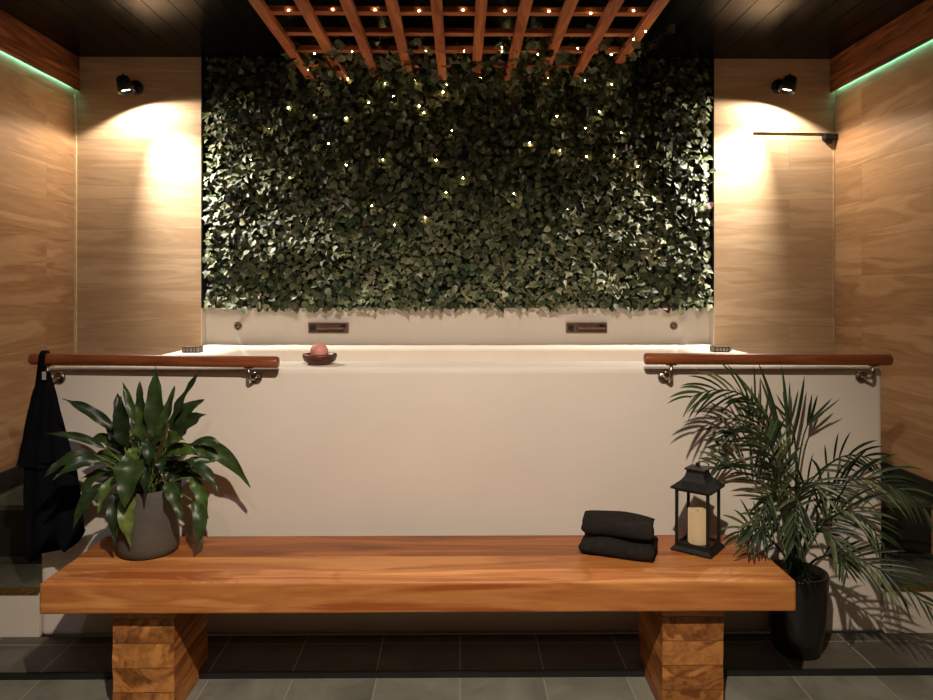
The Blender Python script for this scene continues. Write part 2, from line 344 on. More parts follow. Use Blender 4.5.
# timber beams under the ceiling and the trims in the back corners
ZB = WZ(92, DB)
struct(obj('trim_1', B(XL+0.018, XL+0.028, YF, DB, ZB, ZC), M['beam'], bevel=0.004), 'rough reddish timber board along the top of the left wall')
struct(obj('trim_2', B(XR-0.028, XR-0.018, YF, DB, ZB, ZC), M['beam'], bevel=0.004), 'rough reddish timber board along the top of the right wall')
M['corner'] = plain('corner_strip', srgb(226, 200, 150), 0.4)
struct(obj('trim_3', B(XL, XL+0.012, DB-0.012, DB, 0.471, ZB-0.02), M['corner']))
struct(obj('trim_4', B(XR-0.008, XR, DB-0.008, DB, 0.471, ZB-0.02), M['oak_back']))
for sx, lab in ((-1, 'left'), (1, 'right')):
    x0, x1 = (XL+0.014, XL+0.0175) if sx < 0 else (XR-0.0175, XR-0.014)
    tag(obj('light_strip', B(x0, x1, YF+0.05, DB-0.03, ZB+0.012, ZB+0.03), M['led']), 'teal LED strip under the timber board of the %s wall' % lab, 'light strip')
    bx0, bx1 = (XL, XL+0.012) if sx < 0 else (XR-0.012, XR)
    struct(obj('baseboard_%s' % lab, B(bx0, bx1, DW, DB, 0.471, 0.568), M['dark_stone'], bevel=0.002))

# ------------------------------------------------------------------ raised bath
XTL, XTR = WX(42, DW), WX(881, DW)+0.02; ZT = 1.124
bm = bmesh.new()
bi = (-1.22, 1.22, 3.13, 3.88)                     # basin opening
def quad(*ps): return bm.faces.new([bm.verts.new(p) for p in ps])
TY = DW+0.10; TX0, TX1, TB = GX0+0.004, GX1-0.004, DN-0.0005
o_ = [(XTL, DW), (XTR, DW), (XTR, TY), (TX1, TY), (TX1, TB), (TX0, TB), (TX0, TY), (XTL, TY)]
i_ = [(bi[0], bi[2]), (bi[1], bi[2]), (bi[1], bi[3]), (bi[0], bi[3])]
j_ = [(bi[0]+0.35, bi[2]+0.04), (bi[1]-0.35, bi[2]+0.04), (bi[1]-0.35, bi[3]-0.04), (bi[0]+0.35, bi[3]-0.04)]
ob = [bm.verts.new((x, y, 0.03)) for x, y in o_]; ot = [bm.verts.new((x, y, ZT)) for x, y in o_]
it = [bm.verts.new((x, y, ZT)) for x, y in i_]; ib = [bm.verts.new((x, y, 0.62)) for x, y in j_]
for k in range(8): bm.faces.new((ob[k], ob[(k+1) % 8], ot[(k+1) % 8], ot[k]))
for k in range(4): bm.faces.new((it[k], it[(k+1) % 4], ib[(k+1) % 4], ib[k]))
bm.faces.new((ot[0], ot[1], ot[2], ot[3], it[1], it[0], ot[6], ot[7]))
bm.faces.new((ot[3], ot[4], it[2], it[1])); bm.faces.new((ot[4], ot[5], it[3], it[2])); bm.faces.new((ot[5], ot[6], it[0], it[3]))
bm.faces.new(ib); bm.faces.new(list(reversed(ob)))
bmesh.ops.recalc_face_normals(bm, faces=bm.faces)
tag(obj('bathtub', bm, M['plaster'], bevel=0.022, seg=4), 'long white plastered raised bath between the side steps, below the leafy wall', 'bathtub')
# the two flights of steps beside the bath
for sx, lab, xa, xb in ((-1, 'left', XL, XTL), (1, 'right', XTR, XR)):
    st = thing('stairs', 'dark stone steps between the bath and the %s oak wall' % lab, 'stairs', ((xa+xb)/2, DW, 0.03))
    bm = bmesh.new(); box(bm, xa+.001, xb-.001, DW, 3.17, 0.03, 0.21)
    obj('riser', bm, M['plaster'], st)['label'] = 'white plastered lowest riser'
    bm = bmesh.new(); box(bm, xa+.001, xb-.001, DW-0.004, 3.188, 0.21, 0.234); obj('tread', bm, M['stone'], st)
    bm = bmesh.new(); box(bm, xa+.001, xb-.001, 3.188, 3.30, 0.234, 0.445); obj('riser', bm, M['dark_stone'], st)['label'] = 'black stone upper riser'
    bm = bmesh.new(); ya, yb = (xa+.001, xb-.001); box(bm, xa+.001 if sx < 0 else TX1+.001, TX0-.001 if sx < 0 else xb-.001, 3.18, DB, 0.446, 0.470); obj('tread', bm, M['stone'], st)
    bm = bmesh.new(); nx = int((xb-xa)/0.02)
    for k in range(nx): box(bm, xa+k*0.02+0.003, xa+k*0.02+0.015, DW-0.012, DW-0.004, 0.212, 0.224)
    box(bm, xa+.002, xb-.002, DW-0.008, DW-0.004, 0.206, 0.230)
    obj('nosing', bm, M['gold'], st)['label'] = 'studded brass nosing'
# spouts, jets, corner fittings
for px0, px1, lab in ((309, 349, 'left'), (566, 607, 'right')):
    xa, xb = WX(px0, DN), WX(px1, DN); z0, z1 = WZ(333, DN), WZ(322.5, DN)
    t = thing('waterfall_spout', 'wide bronze bath spout in the backsplash, %s one below the leafy wall' % lab, 'spout', ((xa+xb)/2, DN, z0))
    bm = bmesh.new(); e = 0.008
    box(bm, xa, xb, DN-0.014, DN, z0, z0+e); box(bm, xa, xb, DN-0.014, DN, z1-e, z1)
    box(bm, xa, xa+e, DN-0.014, DN, z0+e, z1-e); box(bm, xb-e, xb, DN-0.014, DN, z0+e, z1-e)
    obj('frame', bm, M['bronze'], t, bevel=0.001)
    obj('recess', B(xa+e, xb-e, DN-0.004, DN, z0+e, z1-e), M['bronze_dull'], t)
    zm = (z0+z1)/2
    obj('lip', B(xa+0.06, xb-0.02, DN-0.06, DN-0.004, zm-0.004, zm+0.006), M['bronze'], t, bevel=0.002)
    obj('knob', B(xa+0.014, xa+0.042, DN-0.03, DN-0.004, zm-0.013, zm+0.014), M['black_metal'], t, bevel=0.004)
    obj('knob', B(xb-0.045, xb-0.014, DN-0.03, DN-0.061, zm-0.014, zm+0.013) if False else B(xb-0.045, xb-0.016, DN-0.034, DN-0.004, zm+0.007, zm+0.017), M['black_metal'], t, bevel=0.002)
for px, lab in ((239, 'left'), (674, 'right')):
    p = W(px, 326, DN)
    t = thing('water_jet', 'small round metal jet in the white backsplash, %s of both spouts' % lab, 'jet', p)
    bm = bmesh.new(); lathe(bm, [(0.022, 0), (0.024, -0.006), (0.017, -0.010), (0.015, -0.006)], p, 24, 'Y', False); obj('ring', bm, M['steel'], t, True)
    bm = bmesh.new(); lathe(bm, [(0.0155, -0.001), (0.0155, -0.005), (0.006, -0.012), (0.0, -0.012)], p, 20, 'Y'); obj('nozzle', bm, M['bronze'], t, True)
for px0, px1, lab in ((186, 202, 'left'), (712.5, 728, 'right')):
    D = 3.58; xa, xb = WX(px0, D), WX(px1, D); z0 = ZT
    t = thing('corner_fitting', 'small ribbed metal fitting on the %s back corner of the bath rim' % lab, 'fitting', ((xa+xb)/2, D, z0))
    obj('block', B(xa, xb, D-0.04, D+0.03, z0, z0+0.03), M['nickel'], t, bevel=0.003)
    bm = bmesh.new()
    for k in range(5): box(bm, xa+0.006+k*0.017, xa+0.017+k*0.017, D-0.046, D-0.04, z0+0.006, z0+0.024)
    obj('grille', bm, M['steel'], t)

# ------------------------------------------------------------------ bench
BX0, BX1, BY0, BY1 = WX(41, 2.316), WX(798, 2.316), 2.316, 2.755; BZ = 0.477; BT = 0.103
bench = thing('wooden_bench', 'long thick orange-brown timber bench on two rough block legs before the bath wall', 'bench', ((BX0+BX1)/2, (BY0+BY1)/2, 0))
def plank(x0, x1, y0, y1, z0, z1):
    bm = bmesh.new(); n = 40
    for i in range(n+1):
        x = x0 + (x1-x0)*i/n
        w1 = 0.0025*noise.noise(Vector((x*3, y0*10, 1))); w2 = 0.002*noise.noise(Vector((x*4, 3, y0*9)))
        vs_ = [bm.verts.new((x, y0+(w1 if y0 == BY0 else 0), z0)), bm.verts.new((x, y1, z0)), bm.verts.new((x, y1, z1)), bm.verts.new((x, y0+(w1 if y0 == BY0 else 0), z1+w2*0.6))]
        if i:
            for k in range(4): bm.faces.new((prev[k], vs_[k], vs_[(k+1) % 4], prev[(k+1) % 4]))
        else: first = vs_
        prev = vs_
    bm.faces.new(first); bm.faces.new(list(reversed(prev)))
    bmesh.ops.recalc_face_normals(bm, faces=bm.faces)
    return bm
YM = 2.548
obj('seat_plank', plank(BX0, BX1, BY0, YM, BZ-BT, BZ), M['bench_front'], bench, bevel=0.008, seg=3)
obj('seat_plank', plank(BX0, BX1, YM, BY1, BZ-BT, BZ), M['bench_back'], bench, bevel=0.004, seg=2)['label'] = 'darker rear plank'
def leg_bm(x0, x1, y0, y1, z0, z1):
    bm = B(x0, x1, y0, y1, z0, z1)
    bmesh.ops.subdivide_edges(bm, edges=bm.edges, cuts=14, use_grid_fill=True)
    for v in bm.verts:
        d = Vector((v.co.x-(x0+x1)/2, v.co.y-(y0+y1)/2, 0)); 
        row = math.floor((v.co.z-z0)/0.085)
        a = 0.004*noise.noise(v.co*14) + 0.003*noise.noise(Vector((row*3.1, v.co.x*2, 7)))
        if 0.0 < v.co.z - z0 < z1-z0: v.co += d.normalized()*a
    return bm
LY0, LY1 = 2.374, 2.686
def leg_thing(x0, x1):
    # notched over the ledge: front block on the floor, its back end cut to sit on the ledge
    bm = leg_bm(x0, x1, LY0, DE-0.002, 0.0, BZ-BT-0.001)
    bm2 = leg_bm(x0, x1, DE-0.002, LY1, 0.0305, BZ-BT-0.001)
    me = bpy.data.meshes.new('tmp'); bm2.to_mesh(me); bm2.free(); bm.from_mesh(me); bpy.data.meshes.remove(me)
    bm.normal_update()
    for f in bm.faces: f.material_index = 1 if abs(f.normal.x) > 0.6 else 0
    return bm
obj('leg', leg_thing(WX(114, LY0), WX(175, LY0)), None, bench, True, mats=[M['leg'], M['leg_side']])
obj('leg', leg_thing(WX(663, LY0), WX(724.5, LY0)), None, bench, True, mats=[M['leg'], M['leg_side']])
for o in COL.objects:
    if o.name.startswith('leg'):
        for p in o.data.polygons: p.use_smooth = False

# ------------------------------------------------------------------ handrails
def handrail(pxa, ya, pxb, yb, brs, label):
    D = 2.80
    a, b_ = W(pxa, ya, D), W(pxb, yb, D)
    t = thing('handrail', label, 'handrail', ((a.x+b_.x)/2, DW, ZT), 0)
    bm = bmesh.new(); r = 0.0232; n = 12; pts = [a, a+Vector((.003, 0, 0)), a+Vector((.008, 0, 0))] + [a.lerp(b_, k/n) for k in range(1, n)] + [b_-Vector((.008, 0, 0)), b_-Vector((.003, 0, 0)), b_]
    tube(bm, pts, [r*.8, r*.94, r] + [r]*(n-1) + [r, r*.94, r*.8], 20)
    obj('rail', bm, M['rail'], t, True)
    for px, sgn in brs:
        c = W(px, 377.5, DW); c.y = DW
        br = bmesh.new(); lathe(br, [(0.024, 0), (0.024, -0.006), (0.021, -0.009), (0.0, -0.010)], c, 24, 'Y')
        ro = obj('rosette', br, M['steel'], t, True)
        ar = bmesh.new(); xx = c.x - 0.012*sgn; zr = a.z + (b_.z-a.z)*((xx-a.x)/(b_.x-a.x))
        tube(ar, [(c.x, DW-0.008, c.z), (c.x-.003*sgn, DW-0.03, c.z-0.002), (xx, 2.81, c.z+0.003), (xx, 2.801, c.z+0.014), (xx, 2.80, zr-0.021)], 0.0068, 10)
        br_ = obj('bracket', ar, M['steel'], t, True); ro.parent = br_
        pl = bmesh.new(); box(pl, xx-0.02, xx+0.02, 2.793, 2.807, zr-0.026, zr-0.021); obj('saddle', pl, M['steel'], t).parent = br_
    return t
handrail(33, 358.5, 279, 362, ((62, 1), (257, 1)), 'round brown wooden handrail on the left half of the bath wall')
handrail(645, 359, 893, 360, ((664, -1), (863, -1)), 'round brown wooden handrail on the right half of the bath wall')

# ------------------------------------------------------------------ living wall
def leaf_round(bm, o, d, nrm, L, wd, mi=0, cup=0.25):
    """heart/oval leaf: o base, d direction to the tip, nrm face normal"""
    s = d.cross(nrm).normalized()
    prof = [(0.0, 0.0), (0.12, 0.62), (0.38, 1.0), (0.68, 0.78), (0.9, 0.3)]
    mid = []; le = []; ri = []
    for t, wv in prof:
        c = o + d*(L*t) - nrm*(L*0.35*t*t*0.6)
        mid.append(bm.verts.new(c))
        if wv > 0:
            off = nrm*(wd*0.5*wv*cup)
            le.append(bm.verts.new(c + s*(wd*0.5*wv) + off)); ri.append(bm.verts.new(c - s*(wd*0.5*wv) + off))
        else: le.append(mid[-1]); ri.append(mid[-1])
    tip = bm.verts.new(o + d*L - nrm*(L*0.24))
    for k in range(1, len(prof)-1):
        bm.faces.new((mid[k], mid[k+1], le[k+1], le[k])).material_index = mi
        bm.faces.new((mid[k+1], mid[k], ri[k], ri[k+1])).material_index = mi
    bm.faces.new((mid[0], mid[1], le[1])).material_index = mi; bm.faces.new((mid[1], mid[0], ri[1])).material_index = mi
    bm.faces.new((mid[-1], tip, le[-1])).material_index = mi; bm.faces.new((tip, mid[-1], ri[-1])).material_index = mi
def leaf_ivy(bm, o, d, nrm, L, wd, mi=0):
    s = d.cross(nrm).normalized()
    out = [(0, 0), (-0.12, 0.30), (0.12, 0.34), (0.30, 0.52), (0.42, 0.26), (1.0, 0.0), (0.42, -0.26), (0.30, -0.52), (0.12, -0.34), (-0.12, -0.30)]
    c = bm.verts.new(o + d*L*0.3 - nrm*L*0.06)
    vs_ = [bm.verts.new(o + d*(L*a) + s*(wd*b_*1.1) - nrm*(L*0.22*max(0, a)**2) + nrm*(abs(b_)*L*0.08)) for a, b_ in out]
    for k in range(len(vs_)): bm.faces.new((c, vs_[k], vs_[(k+1) % len(vs_)])).material_index = mi
lw = thing('living_wall', 'large panel of dense green leaves filling the middle of the back wall', 'plant wall', (0, DN, WZ(312, DN)))
obj('backing_panel', B(GX0+0.012, GX1-0.012, DN-0.02, DN, GZ0, ZC-0.002), M['black_back'], lw)
rnd = random.Random(3)
bm = bmesh.new()
nx_, nz_ = 118, 60
for i in range(nx_):
    for k in range(nz_ + 1):
        x = GX0+0.03 + (GX1-GX0-0.06)*(i+rnd.random())/nx_
        z = GZ0 + 0.012 + (ZC-0.02-GZ0)*(k+rnd.random()-0.3)/nz_
        z = max(z, GZ0-0.005)
        n1 = noise.noise(Vector((x*1.6, z*1.6, 3.0))); n2 = noise.noise(Vector((x*5, z*5, 9.0)))
        dep = 0.045 + 0.045*n2 + rnd.random()*0.06
        ivy = (n1 + 0.25*noise.noise(Vector((x*4, z*4, 0))) > 0.02) or x < -1.1 and rnd.random() < 0.5
        yaw = rnd.gauss(0, 0.75); ax = Vector((math.sin(yaw), -0.35-rnd.random()*0.5, -math.cos(yaw)*0.8)).normalized()
        nr = Vector((rnd.gauss(0, 0.6), -1.0, 0.5 + rnd.gauss(0, 0.55))).normalized()
        nr = (nr - ax*nr.dot(ax)).normalized()
        o = Vector((x, DN-0.02-dep*0.8, z))
        o.x = min(max(o.x, GX0+0.035), GX1-0.035)
        if ivy:
            L_ = rnd.uniform(0.030, 0.050); leaf_ivy(bm, o, ax, nr, L_, L_*1.0, 1)
        else:
            L_ = rnd.uniform(0.030, 0.054); leaf_round(bm, o, ax, nr, L_, L_*0.86, 0)
        if o.z+0.06 > ZC: pass
for v in bm.verts:
    v.co.z = min(v.co.z, ZC-0.004); v.co.x = min(max(v.co.x, GX0+0.004), GX1-0.004)
obj('foliage', bm, None, lw, mats=[M['leafwall'], M['ivyleaf']])

# ------------------------------------------------------------------ pergola lattice
ZP = 2.606
cross_y = [0.0, 14, 35, 52, 67]
pg = thing('lattice_pergola', 'reddish wooden slat lattice hanging flat below the black ceiling', 'pergola', (0, 3.4, ZP))
xs = [-0.83 + 0.1835*k for k in range(10)]
ends = [3.88, 3.90, 3.86, 3.78, 3.90, 3.84, 3.90, 3.90, 3.84, 3.60]
for k in range(10):
    obj('rafter', B(xs[k]-0.0235, xs[k]+0.0235, 1.9, ends[k], ZP, ZP+0.030), M['pergola'], pg, bevel=0.003)
for D in (2.04, 2.28, 2.53, 2.78, 3.03, 3.28, 3.52, 3.756):
    obj('crossbar', B(xs[0]-0.03, xs[-1]+0.03, D-0.022, D+0.022, ZP+0.030, ZP+0.056), M['pergola_x'], pg, bevel=0.003)
for k, (hx, hy) in enumerate(((xs[1], 2.04), (xs[8], 2.04), (xs[1], 3.52), (xs[8], 3.52))):
    bm = bmesh.new(); tube(bm, [(hx, hy, ZP+0.05), (hx, hy, ZC)], 0.004, 8); obj('hanger', bm, M['black_metal'], pg)
# ivy that climbs over its far end
iv = thing('climbing_ivy', 'ivy trailing over the far end of the wooden ceiling lattice', 'ivy', (0, 3.85, ZP))
bm = bmesh.new(); bs = bmesh.new()
rnd = random.Random(11)
for s in range(72):
    x = rnd.uniform(xs[0]-0.08, xs[-1]+0.10); p = Vector((x, 3.99, rnd.uniform(2.45, 2.72)))
    q = Vector((x + rnd.gauss(0, 0.12), rnd.uniform(3.28, 3.75), ZP + rnd.uniform(0.005, 0.09)))
    c = Vector(((p.x+q.x)/2+rnd.gauss(0, .08), 3.82, ZP+rnd.uniform(0.0, 0.14)))
    pts = [bez([p, c, q], t/10) for t in range(11)]
    tube(bs, pts, 0.0018, 5)
    for t in range(2, 25):
        o = bez([p, c, q], t/24) + Vector((rnd.gauss(0, .014), rnd.gauss(0, .012), rnd.gauss(0, .014)))
        ax = Vector((rnd.gauss(0, 0.8), rnd.gauss(-0.4, .5), rnd.gauss(-0.5, 0.5))).normalized()
        nr = Vector((rnd.gauss(0, .4), -0.8, rnd.gauss(0.1, 0.6))).normalized(); nr = (nr-ax*nr.dot(ax)).normalized()
        L_ = rnd.uniform(0.032, 0.055)
        if rnd.random() < 0.45: leaf_ivy(bm, o, ax, nr, L_, L_, 1)
        else: leaf_round(bm, o, ax, nr, L_, L_*0.85, 0)
for v in bm.verts: v.co.z = min(v.co.z, ZC-0.004)
obj('leaves', bm, None, iv, mats=[M['leafwall'], M['ivyleaf']])
obj('vines', bs, M['wire'], iv)

# ------------------------------------------------------------------ string lights
def bulbs(name, label, pts, order, loc, r=0.0034):
    t = thing(name, label, 'string lights', loc)
    bw_ = bmesh.new()
    for a, b_ in zip(pts, pts[1:]):
        a = Vector(a); b_ = Vector(b_); m_ = (a+b_)/2 + Vector((0, 0, -0.012))
        tube(bw_, [bez([a, m_, b_], k/5) for k in range(6)], 0.0008, 4)
    obj('cord', bw_, M['wire'], t)
    b0 = None
    for p in pts:
        if b0 is None:
            b = bmesh.new(); sphere(b, (0, 0, 0), r, 8, 6); b0 = obj('bulb', b, M['bulb'], t, True, world=False); b0.location = Vector(p)-Vector(loc)
        else:
            c = b0.copy(); COL.objects.link(c); c.parent = t; c.location = Vector(p)-Vector(loc)
DS = 3.92
pp = []
for (px, py) in [(289, 13), (333, 12), (375, 12), (419, 13), (463, 12), (505, 13), (549, 13), (591, 15), (634, 12)]:
    pp.append(W(px, py-2, 3.005))
pp += [W(646, 28, 3.03)-Vector((0, 0, .012)), W(634, 36, 3.15)-Vector((0, 0, .012)), W(611, 54, 3.43)]
for (px, py, D) in [(612, 54, 3.4), (578, 48, 3.4), (538, 54, 3.4), (502, 47, 3.4), (502, 51, 3.44), (464, 51, 3.44), (426, 51, 3.42), (352, 52, 3.42), (315, 54, 3.42)]: pp.append(W(px, py, D))
pp += [W(308, 70, 3.72), W(348, 79, 3.86), W(385, 84, 3.88), W(415, 81, 3.88), W(481, 77, 3.88), W(514, 81, 3.88), W(548, 78, 3.86), W(585, 80, 3.86), W(612, 84, 3.86)]
bulbs('string_lights', 'string of tiny warm bulbs wound along the wooden ceiling lattice', pp, None, (0, 3.2, ZP))
wp = [(314, 82), (383, 83), (393, 95), (443, 92), (447, 84), (419, 105), (369, 103), (346, 118), (313, 114), (289, 108), (269, 128), (250, 160), (290, 178), (346, 165), (328, 143), (383, 160), (436, 160), (452, 130), (424, 113), (446, 192), (394, 225), (372, 206), (346, 192), (425, 217), (512, 200), (568, 209), (514, 193), (463, 178), (453, 130), (530, 142), (560, 150), (587, 156), (615, 155), (638, 166), (622, 132), (586, 127), (557, 116), (600, 111), (603, 86), (507, 82), (535, 78)]
wpts = [Vector((WX(px, 3.985), 3.985 + 0.01*((i*7) % 3), WZ(py, 3.985))) for i, (px, py) in enumerate(wp) if not (px == 453)]
bulbs('string_lights', 'string of tiny warm bulbs scattered over the leafy wall panel', wpts, None, (0, 4.0, 2.2), 0.0040)

# ------------------------------------------------------------------ wall lamps
def wall_lamp(pb, ph, sgn, label, sun):
    base = W(pb[0], pb[1], DB); base.y = DB
    D = DB-0.16
    t = thing('wall_spotlight', label, 'wall lamp', base)
    bm = bmesh.new(); lathe(bm, [(0.040, 0), (0.040, -0.018), (0.036, -0.022), (0, -0.022)], base, 28, 'Y'); obj('base_plate', bm, M['black_metal'], t, True)
    h = W(ph[0], ph[1], D)
    ax = Vector((0.28*sgn, 0.02, -1)).normalized()
    top = h - ax*0.048; bot = h + ax*0.040
    bm = bmesh.new(); tube(bm, [base+Vector((0, -.02, 0)), base+Vector((0, -0.06, 0.0)), h], 0.009, 10); obj('arm', bm, M['black_metal'], t, True)
    # bell shade, open below
    bm = bmesh.new(); R0 = ax.to_track_quat('Z', 'Y').to_matrix().to_4x4()
    prof = [(0.0, 0.0), (0.026, 0.001), (0.033, 0.006), (0.036, 0.02), (0.043, 0.088), (0.041, 0.088), (0.034, 0.02), (0.0, 0.018)]
    lathe(bm, prof, (0, 0, 0), 28, 'Z', False); bm.transform(Matrix.Translation(top) @ R0); shd = obj('shade', bm, M['black_metal'], t, True)
    bm = bmesh.new(); lathe(bm, [(0.0, 0.0), (0.030, 0.0), (0.034, 0.006), (0.0, 0.008)], (0, 0, 0.062), 24, 'Z'); bm.transform(Matrix.Translation(top) @ R0); obj('lens', bm, M['lens'], t, True).parent = shd
    bm = bmesh.new(); tube(bm, [top-ax*0.001, top-ax*0.014+Vector((0.012*sgn, 0, 0.004))], 0.004, 8); obj('switch', bm, M['black_metal'], t, True).parent = shd
    light('spotlight_beam', 'SPOT', bot+ax*0.004, bot+ax*0.004+Vector((0.27*sgn, 0.0, -1)), sun, (1.0, 0.89, 0.75), spot_size=math.radians(158), spot_blend=0.2, shadow_soft_size=0.012)
    light('spotlight_beam', 'SPOT', bot+ax*0.006, bot+Vector((0.58*sgn, -0.01, -1)), sun*9.5, (1.0, 0.92, 0.82), spot_size=math.radians(78), spot_blend=1.0, shadow_soft_size=0.012)
wall_lamp((138, 89), (126, 86), 1, 'small black bell-shaped spotlight high on the left oak wall panel', 21)
wall_lamp((779, 86), (790, 84), -1, 'small black bell-shaped spotlight high on the right oak wall panel', 21)
# thin rod on the right
D = DB-0.006
rd = thing('wall_rod', 'thin dark rod held by a black clip near the right back corner', 'rod', (XR-0.01, D, WZ(133, D)))
bm = bmesh.new(); tube(bm, [W(755, 132, D), W(832, 133, D)], 0.0034, 8); obj('rod', bm, M['black_metal'], rd, True)
p = W(831, 137, D); obj('clip', B(p.x-0.042, XR-0.001, D-0.04, DB-0.001, p.z-0.014, p.z+0.016), M['black_metal'], rd, bevel=0.003)
obj('catch', B(p.x-0.02, p.x+0.01, D-0.02, DB-0.001, p.z-0.036, p.z-0.014), M['black_metal'], rd, bevel=0.003)

# ------------------------------------------------------------------ wooden bowl with salt ball
bc = Vector((WX(320, 2.99), 2.99, ZT))
bm = bmesh.new(); lathe(bm, [(0.030, 0.0), (0.045, 0.002), (0.066, 0.018), (0.073, 0.036), (0.071, 0.046), (0.064, 0.046), (0.060, 0.034), (0.040, 0.018), (0.0, 0.013)], bc, 40)
tag(obj('wooden_bowl', bm, M['bowl'], None, True), 'small dark round wooden bowl on the front rim of the bath', 'bowl')
bm = bmesh.new(); sphere(bm, bc+Vector((-0.003, 0, 0.016+0.0385)), 0.038, 32, 20, 0.03)
tag(obj('bath_ball', bm, M['salt'], None, True), 'rough pink ball sitting in the wooden bowl', 'bath bomb')

# ------------------------------------------------------------------ folded towels
def towel_bm(Lx, Wy, t, layers, seed):
    """cloth folded into a flattened spiral, extruded along x"""
    path = []
    H = layers*2*t
    n = 14
    # spiral of stadium shape, half height h grows from t/2
    h = t*0.55; ywl, ywr = Wy/2, Wy/2
    ang = 0; turns = layers
    total = int(turns*2)
    cz = H/2
    sgn = 1; z = cz
    pts = [(-Wy/2+H/2, cz)]
    r = t*0.5; zc = cz
    y_in = Wy/2 - H/2
    cur = 1; zcur = cz
    for k in range(total):
        # straight to cur side, then half-turn to other z
        rad = t*0.5*(k+1)
        side = cur*y_in
        up = 1 if k % 2 == 0 else 1
        zt = zcur; zn = 2*cz + 0 - 0
        dirn = 1 if cur > 0 else -1
        for j in range(5): pts.append((pts[-1][0]*0.0 + (-side) + (2*side)*(j/4), zcur)) if k else pts.append((-side + 2*side*(j/4), zcur))
        zc_ = zcur + rad*dirn
        for j in range(1, n):
            a = PI*j/n
            pts.append((side + dirn*rad*math.sin(a)*1.0, zc_ - dirn*rad*math.cos(a)))
        zcur = zcur + 2*rad*dirn
        cur = -cur
    side = cur*y_in
    for j in range(5): pts.append((-side + 2*side*(j/4), zcur))
    # dedupe
    q = [pts[0]]
    for p in pts[1:]:
        if (Vector(p)-Vector(q[-1])).length > 1e-4: q.append(p)
    zs = [p[1] for p in q]; zmin = min(zs)-t*0.46
    bm = bmesh.new(); nx = 22; prev = None
    for i in range(nx+1):
        x = -Lx/2 + Lx*i/nx
        ring = []
        up = []; dn = []
        for k, p in enumerate(q):
            a = Vector(q[max(k-1, 0)]); b_ = Vector(q[min(k+1, len(q)-1)]); tg = (b_-a).normalized(); nn = Vector((-tg.y, tg.x))
            ex = 0.5*t*0.90
            for sg, lst in ((1, up), (-1, dn)):
                y_, z_ = p[0]+nn.x*ex*sg, p[1]+nn.y*ex*sg-zmin
                lst.append((y_, z_))
        loop = up + list(reversed(dn))
        for (y_, z_) in loop:
            e = 0.016*noise.noise(Vector((z_*45, y_*9, seed*3.7)))
            ed = abs(2*i/nx-1)**6; y_ = y_*(1-0.05*ed); z_ = H*0.5 + (z_-H*0.5)*(1-0.13*ed) - H*0.04*ed
            wob = 0.007*noise.noise(Vector((x*7, y_*9, seed+z_*12)))
            hgt = z_/(H+1e-6)
            v = Vector((x + e*(1 if i > nx/2 else -1)*(abs(2*i/nx-1)**3) , y_ + wob*1.3, z_ + wob*hgt + hgt*0.014*noise.noise(Vector((x*6, y_*5, seed*7)))))
            v.z = max(v.z, 0.0)
            ring.append(bm.verts.new(v))
        if prev:
            m_ = len(ring)
            for k in range(m_): bm.faces.new((prev[k], prev[(k+1) % m_], ring[(k+1) % m_], ring[k]))
        else: first = ring
        prev = ring
    h_ = len(q)
    for ring in (first, prev):
        for k in range(h_-1): bm.faces.new((ring[k], ring[k+1], ring[2*h_-2-k], ring[2*h_-1-k]))
    bmesh.ops.recalc_face_normals(bm, faces=bm.faces)
    return bm, max(v.co.z for v in bm.verts)
tc_ = Vector((WX(619, 2.57), 2.57, BZ+0.001))
bm, h1 = towel_bm(0.262, 0.15, 0.0125, 2, 1); bm.transform(Matrix.Translation(tc_) @ Matrix.Rotation(math.radians(-21), 4, 'Z'))
o = tag(obj('folded_towel', bm, M['black_terry'], None, True), 'black folded towel lying directly on the bench, bottom of the pair', 'towel', 'folded towels on the bench')
bm, h2 = towel_bm(0.245, 0.135, 0.0130, 2, 2); bm.transform(Matrix.Translation(tc_+Vector((0.0, 0.005, h1+0.0005))) @ Matrix.Rotation(math.radians(-18), 4, 'Z'))
tag(obj('folded_towel', bm, M['black_terry'], None, True), 'black folded towel on top of the pair on the bench', 'towel', 'folded towels on the bench')

# ------------------------------------------------------------------ lantern + candle
LC = Vector((WX(698.5, 2.605), 2.605, BZ+0.0005)); LR = math.radians(-39)
LS = 1.04
ln = thing('candle_lantern', 'black metal lantern with glass sides standing on the right end of the bench', 'lantern', LC, LR)
def frust(bm, a0, a1, z0, z1):
    v = [bm.verts.new((sx*a0, sy*a0, z0)) for sx, sy in ((-1, -1), (1, -1), (1, 1), (-1, 1))] + [bm.verts.new((sx*a1, sy*a1, z1)) for sx, sy in ((-1, -1), (1, -1), (1, 1), (-1, 1))]
    for f in [(3, 2, 1, 0), (4, 5, 6, 7), (0, 1, 5, 4), (1, 2, 6, 5), (2, 3, 7, 6), (3, 0, 4, 7)]: bm.faces.new([v[i] for i in f])
bm = bmesh.new(); frust(bm, 0.073, 0.073, 0, 0.006); frust(bm, 0.073, 0.062, 0.006, 0.018); frust(bm, 0.062, 0.062, 0.018, 0.022)
obj('base', bm, M['lantern'], ln, world=False, bevel=0.0015)
for sx in (-1, 1):
    for sy in (-1, 1):
        obj('post', B(sx*0.0555-0.005, sx*0.0555+0.005, sy*0.0555-0.005, sy*0.0555+0.005, 0.022, 0.215), M['lantern'], ln, world=False, bevel=0.001)
for k in range(4):
    bm = B(-0.050, 0.050, -0.056, -0.0545, 0.023, 0.214); bm.transform(Matrix.Rotation(k*PI/2, 4, 'Z')); obj('glass_pane', bm, M['glass'], ln, world=False)
